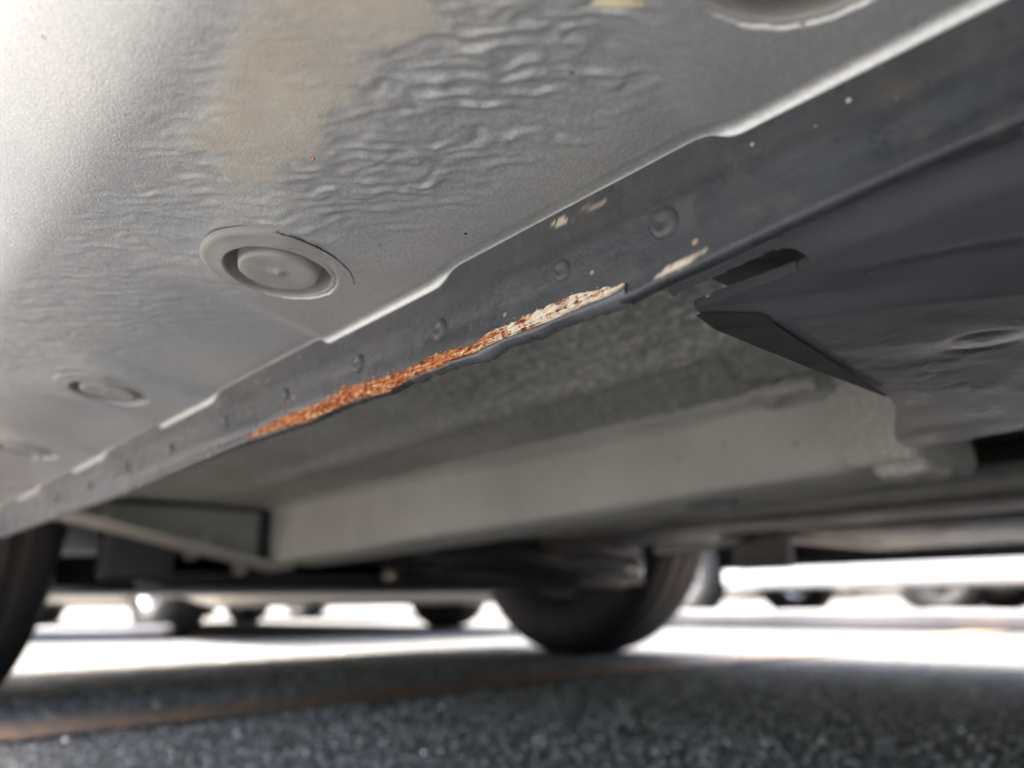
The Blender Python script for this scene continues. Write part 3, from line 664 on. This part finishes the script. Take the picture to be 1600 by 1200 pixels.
# the slot: open towards the front, round at its rear end
sx, sw, sy0 = 0.1347, 0.0043, 0.0660
inside = ((np.abs(XP - sx - 0.10 * (YP - 0.069)) < sw) & (YP > sy0)) | (np.hypot(XP - sx, YP - sy0) < sw)
n_, m_ = len(ysp), len(xs); F = gridfaces(n_, m_, True); ins = inside.ravel()
keep = ~ins[F].all(1)
V = np.stack([XP, YP + 0.032 * sstep(0.02, 0.0925, YP) * sstep(0.235, 0.345, XP), ZP], -1).reshape(-1, 3); F = F[keep]
Vt = V.copy(); Vt[:, 2] += 0.0025
bm = bmesh.new(); vv = [bm.verts.new(v) for v in V]
for f_ in F: bm.faces.new([vv[i] for i in f_])
bmesh.ops.delete(bm, geom=[v for v in bm.verts if not v.link_faces], context='VERTS')
be = [e for e in bm.edges if e.is_boundary]
ext = bmesh.ops.extrude_edge_only(bm, edges=be)
for v in [x for x in ext['geom'] if isinstance(x, bmesh.types.BMVert)]: v.co.z += 0.0022
me = bpy.data.meshes.new('undercover_panel'); bmesh.ops.translate(bm, verts=bm.verts, vec=-wpos(car)); bm.normal_update(); bm.to_mesh(me); bm.free()
me.polygons.foreach_set('use_smooth', [True] * len(me.polygons)); me.set_sharp_from_angle(angle=R(50))
cover = link('undercover_panel', me, M['cover'], car)
lp = [(0.1425, 0.0922), (0.1445, 0.0832), (0.150, 0.0806), (0.158, 0.0815), (0.180, 0.0850), (0.243, 0.0905), (0.243, 0.0930), (0.1425, 0.0930)]
gy, gx = np.meshgrid(np.linspace(0, 1, 12), np.linspace(0.1425, 0.243, 60), indexing='ij')  # dark strip laid along the panel's front edge, tapering inwards
lo_ = np.interp(gx, [0.1425, 0.1520, 0.243], [0.0915, 0.0815, 0.0920])
yy_ = lo_ + (0.0932 - lo_) * gy
from_np('dark_edge_strip', np.stack([gx, yy_, cover_z(gx, np.minimum(yy_, 0.0925)) - 0.0007], -1).reshape(-1, 3), gridfaces(12, 60, True), M['rubber'], cover)

box('slot_blackout', M['black'], car, 0.1275, 0.215, -0.10, 0.0945, 0.1985, 0.2505, 0.003)  # black box added above the slot so the opening looks dark
# --- middle of the underside: tunnel, second rail, exhaust, brackets, lines
box('inner_floor', M['floor'], car, 0.552, 1.50, -2.0, 1.15, 0.268, 0.30, 0.004)
box('tunnel_brace', M['darkgrey'], car, 0.60, 0.735, -0.9, 0.62, 0.192, 0.216, 0.008)
tube('exhaust_pipe', M['steel'], car, [(0.80, -0.8, 0.235), (0.80, 0.0, 0.235), (0.80, 0.245, 0.238), (0.83, 0.5, 0.236), (0.90, 0.8, 0.228), (0.93, 1.15, 0.225)], 0.026, 24)
box('heat_shield', M['darkgrey'], car, 0.745, 0.99, -0.6, 0.22, 0.258, 0.264, 0.002)
box('hanger_bracket', M['darkgrey'], car, 0.955, 0.985, 0.52, 0.60, 0.165, 0.268, 0.006)
box('hanger_arm', M['black'], car, 0.80, 1.30, 0.53, 0.58, 0.205, 0.228, 0.006)
box('cross_brace', M['black'], car, 0.95, 1.48, 0.05, 0.62, 0.210, 0.234, 0.006)
box('brace_plate', M['darkgrey'], car, 0.78, 1.05, 0.64, 0.90, 0.216, 0.226, 0.004)
tube('bent_line', M['rail'], car, [(0.92, 0.70, 0.196), (0.92, 0.64, 0.196), (0.925, 0.585, 0.200), (0.92, 0.545, 0.214), (0.92, 0.53, 0.235)], 0.006, 10)
for z in (0.222, 0.2335):
    tube('fuel_line', M['steel'], car, [(1.08, -0.4, z), (1.08, 0.2, z), (1.08, 0.42, z - .003), (1.15, 0.52, z)], 0.0065, 10)
box('line_clip', M['black'], car, 1.062, 1.10, 0.33, 0.37, 0.208, 0.262, 0.004)
# suspension ahead: subframe, arms, splash tray
sub = box('subframe', M['black'], car, 0.36, 1.36, 1.10, 1.24, 0.150, 0.215, 0.02, 3)
box('engine_undertray', M['black'], car, 0.34, 1.38, 1.24, 2.02, 0.148, 0.160, 0.004)
box('bulkhead', M['black'], car, 0.29, 1.40, 1.10, 1.13, 0.16, 0.45, 0.01)
for k, (x, z) in enumerate(((0.47, 0.178), (0.40, 0.196), (0.72, 0.172))):
    bm = bmesh.new(); add_tube(bm, [(x, 1.085, z), (x, 1.10, z)], 0.011, 6); from_bm('subframe_bolt', bm, M['steel'], sub)
def arm(name, pts, wid, mat):
    secs = []
    P_ = smooth_path(pts)
    for i, p in enumerate(P_):
        t = i / (len(P_) - 1); w_ = wid[0] + (wid[1] - wid[0]) * t; h_ = 0.022
        secs.append([(p.x, p.y - w_, p.z - h_ * .6), (p.x, p.y - w_ * .6, p.z - h_), (p.x, p.y + w_ * .6, p.z - h_), (p.x, p.y + w_, p.z - h_ * .6), (p.x, p.y + w_ * .7, p.z + h_), (p.x, p.y - w_ * .7, p.z + h_)])
    return loft(name, mat, car, secs, angle=50)
arm('lower_arm', [(0.72, 1.02, 0.195), (0.95, 1.05, 0.190), (1.2, 1.16, 0.180), (1.44, 1.28, 0.175)], (0.10, 0.045), M['black'])
arm('rear_link', [(0.60, 0.84, 0.205), (0.82, 0.92, 0.205), (1.10, 1.02, 0.192), (1.42, 1.18, 0.186)], (0.035, 0.03), M['black'])
arm('lower_arm', [(0.72, 1.16, 0.19), (0.55, 1.2, 0.185), (0.44, 1.25, 0.18), (0.27, 1.3, 0.175)], (0.06, 0.04), M['black'])
tube('anti_roll_bar', M['black'], car, [(0.56, 1.05, 0.19), (0.62, 0.99, 0.194), (0.9, 0.965, 0.194), (1.2, 0.98, 0.196), (1.34, 1.08, 0.20)], 0.013, 14)
tube('heat_shield_lip', M['darkgrey'], car, [(0.70, 0.72, 0.214), (0.86, 0.86, 0.225), (1.02, 0.84, 0.214)], 0.006, 8)
def ball(name, c, r_, mat, parent=car):
    bm = bmesh.new(); bmesh.ops.create_uvsphere(bm, u_segments=24, v_segments=14, radius=r_)
    for v in bm.verts: v.co.z *= 0.9
    bmesh.ops.translate(bm, verts=bm.verts, vec=c); return from_bm(name, bm, mat, parent)
ball('bright_bolt_head', (1.045, 0.845, 0.176), 0.015, M['bolt'])
ball('bright_bolt_head', (1.40, 1.30, 0.158), 0.017, M['bolt'])
for y0_ in (0.9,):   # wheel-arch liners
    for side, (xa, xb_) in enumerate(((0.05, 0.30), (1.40, 1.64))):
        secs = []
        for k in range(15):
            a = R(0) + R(180) * k / 14
            yy, zz_ = 1.42 + 0.40 * math.cos(a), 0.34 + 0.38 * math.sin(a)
            yo, zo = 1.42 + 0.41 * math.cos(a), 0.34 + 0.39 * math.sin(a)
            secs.append([(xa, yy, zz_), (xb_, yy, zz_), (xb_, yo, zo), (xa, yo, zo)])
        loft('wheel_arch_liner', M['black'], car, secs)

# --- far sill and its flange
def far_sill():
    box('far_sill', M['silverpaint'], car, 1.56, 1.685, -0.93, 1.0, 0.205, 0.30, 0.02, 3)
    box('far_flange', M['flange'], car, 1.535, 1.5395, -0.93, 1.0, 0.190, 0.27, 0.001)
far_sill()

# --- body shell above (blocks the sky, throws the shadow)
def arch(cy, r_, z_, n=12, rev=False):
    a0 = math.asin(max(-1, min(1, (z_ - 0.34) / r_)))
    A = [math.pi - a0 + (a0 * 2 - math.pi) * k / n for k in range(n + 1)]
    return [(cy + r_ * math.cos(a), 0.34 + r_ * math.sin(a)) for a in A]
body_poly = [(-2.16, 0.50), (-2.13, 0.30), (-2.02, 0.24), (-1.72, 0.30)] + arch(-1.3, 0.40, 0.30) + [(-0.85, 0.30), (0.0, 0.285), (0.85, 0.30)] + arch(1.42, 0.40, 0.30) + [(1.86, 0.26), (1.98, 0.205), (2.08, 0.24), (2.14, 0.42), (2.11, 0.60), (1.95, 0.72), (1.1, 0.90), (-1.9, 0.98), (-2.1, 0.90)]
prism('body_shell', M['silverpaint'], car, body_poly, 'x', -0.026, 1.686, 0.03, 3)
loft('cabin', M['glass'], car, [[(0.04, 1.12, 0.88), (1.62, 1.12, 0.88), (1.62, -1.95, 0.95), (0.04, -1.95, 0.95)], [(0.20, 0.35, 1.42), (1.46, 0.35, 1.42), (1.46, -1.45, 1.44), (0.20, -1.45, 1.44)]])
loft('roof', M['silverpaint'], car, [[(0.20, 0.36, 1.41), (1.46, 0.36, 1.41), (1.46, -1.46, 1.43), (0.20, -1.46, 1.43)], [(0.30, 0.20, 1.475), (1.36, 0.20, 1.475), (1.36, -1.3, 1.48), (0.30, -1.3, 1.48)]])
WM = wheel_meshes(0.345, 0.205, 0.205, 'main')
for x, flip in ((0.152, True), (1.545, False)):
    for y in (1.42, -1.3): add_wheel(car, WM, (x - CX, y, 0.342), flip, M['rubber'], M['alloy'], M['darkgrey'])

# ------------------------------------------------------------------ kerb and wheel stops
def kerb(name, p0, p1, wid, h_, label, cat):
    p0, p1 = Vector(p0), Vector(p1); d = (p1 - p0); ln = d.length; ang = math.atan2(d.y, d.x)
    o = empty(name + '_tmp', (0, 0, 0)); bpy.data.objects.remove(o)
    bm = bmesh.new(); add_box(bm, 0, ln, -wid / 2, wid / 2, 0.0, h_, 0.018, 3)
    ed = [e for e in bm.edges if abs(e.verts[0].co.x - e.verts[1].co.x) > ln * 0.8]
    bmesh.ops.subdivide_edges(bm, edges=ed, cuts=max(2, int(ln * 8)))
    for v in bm.verts:
        if v.co.z > 0.01: v.co += Vector((0, 0.004 * math.sin(v.co.x * 7.3) + 0.003 * math.sin(v.co.x * 17), 0.003 * math.sin(v.co.x * 11)))
    me = bpy.data.meshes.new(name); bm.normal_update(); bm.to_mesh(me); bm.free()
    me.polygons.foreach_set('use_smooth', [True] * len(me.polygons)); me.set_sharp_from_angle(angle=R(40))
    o = link(name, me, M['concrete'], None, p0); o.rotation_euler = (0, 0, ang)
    bm = bmesh.new(); add_box(bm, 0.0, ln, -wid / 2 - 0.006, wid / 2 + 0.006, 0.0, 0.016, 0.003)  # black strip along the foot, a painted shadow line under the kerb
    me = bpy.data.meshes.new('shadow_strip'); bm.normal_update(); bm.to_mesh(me); bm.free(); link('shadow_strip', me, M['rubber'], o)
    return tag(o, label, cat)
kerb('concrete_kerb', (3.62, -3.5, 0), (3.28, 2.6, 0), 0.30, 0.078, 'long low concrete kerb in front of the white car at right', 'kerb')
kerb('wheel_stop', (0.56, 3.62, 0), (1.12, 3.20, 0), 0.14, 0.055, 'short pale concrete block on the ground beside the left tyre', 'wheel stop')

# ------------------------------------------------------------------ parked cars beyond
WP = wheel_meshes(0.315, 0.19, 0.20, 'parked')
parked = {}
def parked_car(loc, rz, colour, label, rim='alloy', low=0.19, tyre='rubber'):
    """centre of the car on the ground, front towards local +Y"""
    root = empty('parked_car', loc, rz); tag(root, label, 'car', 'cars parked across the lot')
    key = colour
    if 'p_' + key not in M:
        cols = {'beige': (0.62, 0.54, 0.44), 'white': (0.78, 0.78, 0.77), 'black': (0.02, 0.02, 0.022), 'blue': (0.05, 0.09, 0.18), 'grey': (0.22, 0.225, 0.23), 'silver': (0.55, 0.56, 0.58)}
        M['p_' + key] = simple('paint_' + key, cols[key], 0.32, var=0.04, coat=0.9)
    pm = M['p_' + key]
    def put(name, me, mat, par=root):
        o = bpy.data.objects.new(name, me); C.objects.link(o); o.parent = par
        if not me.materials: me.materials.append(mat)
        o.material_slots[0].link = 'OBJECT'; o.material_slots[0].material = mat
        return o
    kk = ('m', low)
    if kk not in parked:
        P_ = {}
        tmp = empty('tmp', (0, 0, 0)); made = []
        zl = low
        poly = [(-2.15, 0.50), (-2.12, 0.28), (-2.02, zl + .03), (-1.70, zl + .02)] + [(y, z) for y, z in arch2(-1.3, 0.37, zl + .02)] + [(-0.90, zl), (0.90, zl)] + [(y, z) for y, z in arch2(1.3, 0.37, zl + .02)] + [(1.72, zl), (1.98, zl - 0.03), (2.10, zl + .01), (2.15, 0.40), (2.12, 0.60), (1.95, 0.72), (1.1, 0.90), (-1.9, 0.98), (-2.1, 0.90)]
        P_['body'] = prism('body', pm, tmp, poly, 'x', -0.86, 0.86, 0.05, 3)
        P_['floor'] = box('underbody', M['black'], tmp, -0.62, 0.62, -1.9, 1.9, zl + 0.015, 0.5, 0.01)
        P_['cabin'] = loft('cabin', pm, tmp, [[(-0.79, 1.12, 0.88), (0.79, 1.12, 0.88), (0.79, -1.98, 0.95), (-0.79, -1.98, 0.95)], [(-0.62, 0.35, 1.42), (0.62, 0.35, 1.42), (0.62, -1.45, 1.44), (-0.62, -1.45, 1.44)], [(-0.50, 0.2, 1.475), (0.50, 0.2, 1.475), (0.50, -1.3, 1.48), (-0.50, -1.3, 1.48)]])
        def quad(name, pts):
            a, b_, c_, d_ = [Vector(p) for p in pts]; nn = (b_ - a).cross(d_ - a).normalized()
            bm = bmesh.new(); lo = [bm.verts.new(p - nn * 0.004) for p in (a, b_, c_, d_)]; hi = [bm.verts.new(p + nn * 0.006) for p in (a, b_, c_, d_)]
            bm.faces.new(lo[::-1]); bm.faces.new(hi)
            for i in range(4): bm.faces.new((lo[i], lo[(i + 1) % 4], hi[(i + 1) % 4], hi[i]))
            return from_bm(name, bm, M['glass'], tmp)
        P_['windscreen'] = quad('windscreen', [(-0.70, 1.03, 0.945), (0.70, 1.03, 0.945), (0.58, 0.44, 1.355), (-0.58, 0.44, 1.355)])
        P_['rear_window'] = quad('rear_window', [(0.66, -1.91, 1.0), (-0.66, -1.91, 1.0), (-0.56, -1.53, 1.36), (0.56, -1.53, 1.36)])
        for s in (-1, 1):
            for nm, (ya, yb, yc, yd) in (('front', (0.86, -0.15, -0.2, 0.30)), ('rear', (-0.25, -1.65, -1.30, -0.28))):
                p = [(s * 0.775, ya, 0.935), (s * 0.775, yb, 0.965), (s * 0.645, yc, 1.36), (s * 0.645, yd, 1.355)]
                P_['w%s%d' % (nm, s)] = quad('side_window', p if s > 0 else p[::-1])
            P_['h%d' % s] = box('headlight', M['bolt'], tmp, s * 0.56 - 0.16, s * 0.56 + 0.16, 2.04, 2.125, 0.56, 0.66, 0.02)
            P_['t%d' % s] = box('tail_light', M['tail'], tmp, s * 0.62 - 0.14, s * 0.62 + 0.14, -2.165, -2.08, 0.68, 0.84, 0.02)
            P_['m%d' % s] = box('door_mirror', pm, tmp, s * 0.95 - 0.1, s * 0.95 + 0.1, 0.72, 0.80, 0.92, 1.04, 0.03)
        P_['grille'] = box('grille', M['black'], tmp, -0.34, 0.34, 2.12, 2.16, 0.40, 0.56, 0.012)
        P_['plate'] = box('number_plate', M['concrete'], tmp, -0.25, 0.25, 2.14, 2.165, 0.30, 0.39, 0.004)
        parked[kk] = {k: (o.name.split('.')[0], o.data, k) for k, o in P_.items()}
        for o in P_.values(): bpy.data.objects.remove(o)
        bpy.data.objects.remove(tmp)
    mats = {'floor': M['black'], 'grille': M['black'], 'plate': M['concrete']}
    for k, (nm, me, _) in parked[kk].items():
        if k in ('body', 'cabin') or k[0] == 'm': mt_ = pm
        elif k in mats: mt_ = mats[k]
        elif k in ('h1', 'h-1'): mt_ = M['bolt']
        elif k in ('t1', 't-1'): mt_ = M['tail']
        else: mt_ = M['glass']
        put(nm, me, mt_)
    for x, flip in ((-0.755, True), (0.755, False)):
        for y in (1.3, -1.3): add_wheel(root, WP, (x, y, 0.313), flip, M['rubber'], M[rim], M['darkgrey'])
    return root
def arch2(cy, r_, z_, n=12):
    a0 = math.asin(max(-1, min(1, (z_ - 0.315) / r_)))
    return [(cy + r_ * math.cos(a), 0.315 + r_ * math.sin(a)) for a in [math.pi - a0 + (a0 * 2 - math.pi) * k / n for k in range(n + 1)]]
M['tail'] = simple('tail_lens', (0.35, 0.02, 0.02), 0.15, var=0.1)
# nose to nose with the camera's car
parked_car((1.98, 4.85, 0), math.pi, 'beige', 'beige car nose-on beyond the undertray, its low bumper above the left dark tyre', low=0.145)
parked_car((-0.65, 5.4, 0), math.pi, 'white', 'white car beyond the near tyre at the far left edge', low=0.15)
parked_car((1.0, 9.4, 0), 0, 'grey', 'grey car in the next row behind the beige car')
parked_car((4.6, 8.6, 0), 0, 'blue', 'dark blue car in the next row right of the big far wheel')
# across the kerb, seen under the far sill
parked_car((5.16, 1.85, 0), 0, 'white', 'white car just across the kerb, its bright side showing under the far sill', low=0.19)
parked_car((7.66, 1.13, 0), 0, 'black', 'black car beyond the white one, its dark wheel under the white sill', rim='darkgrey')
parked_car((10.2, 2.2, 0), 0, 'silver', 'silver car farthest right, behind the black car')
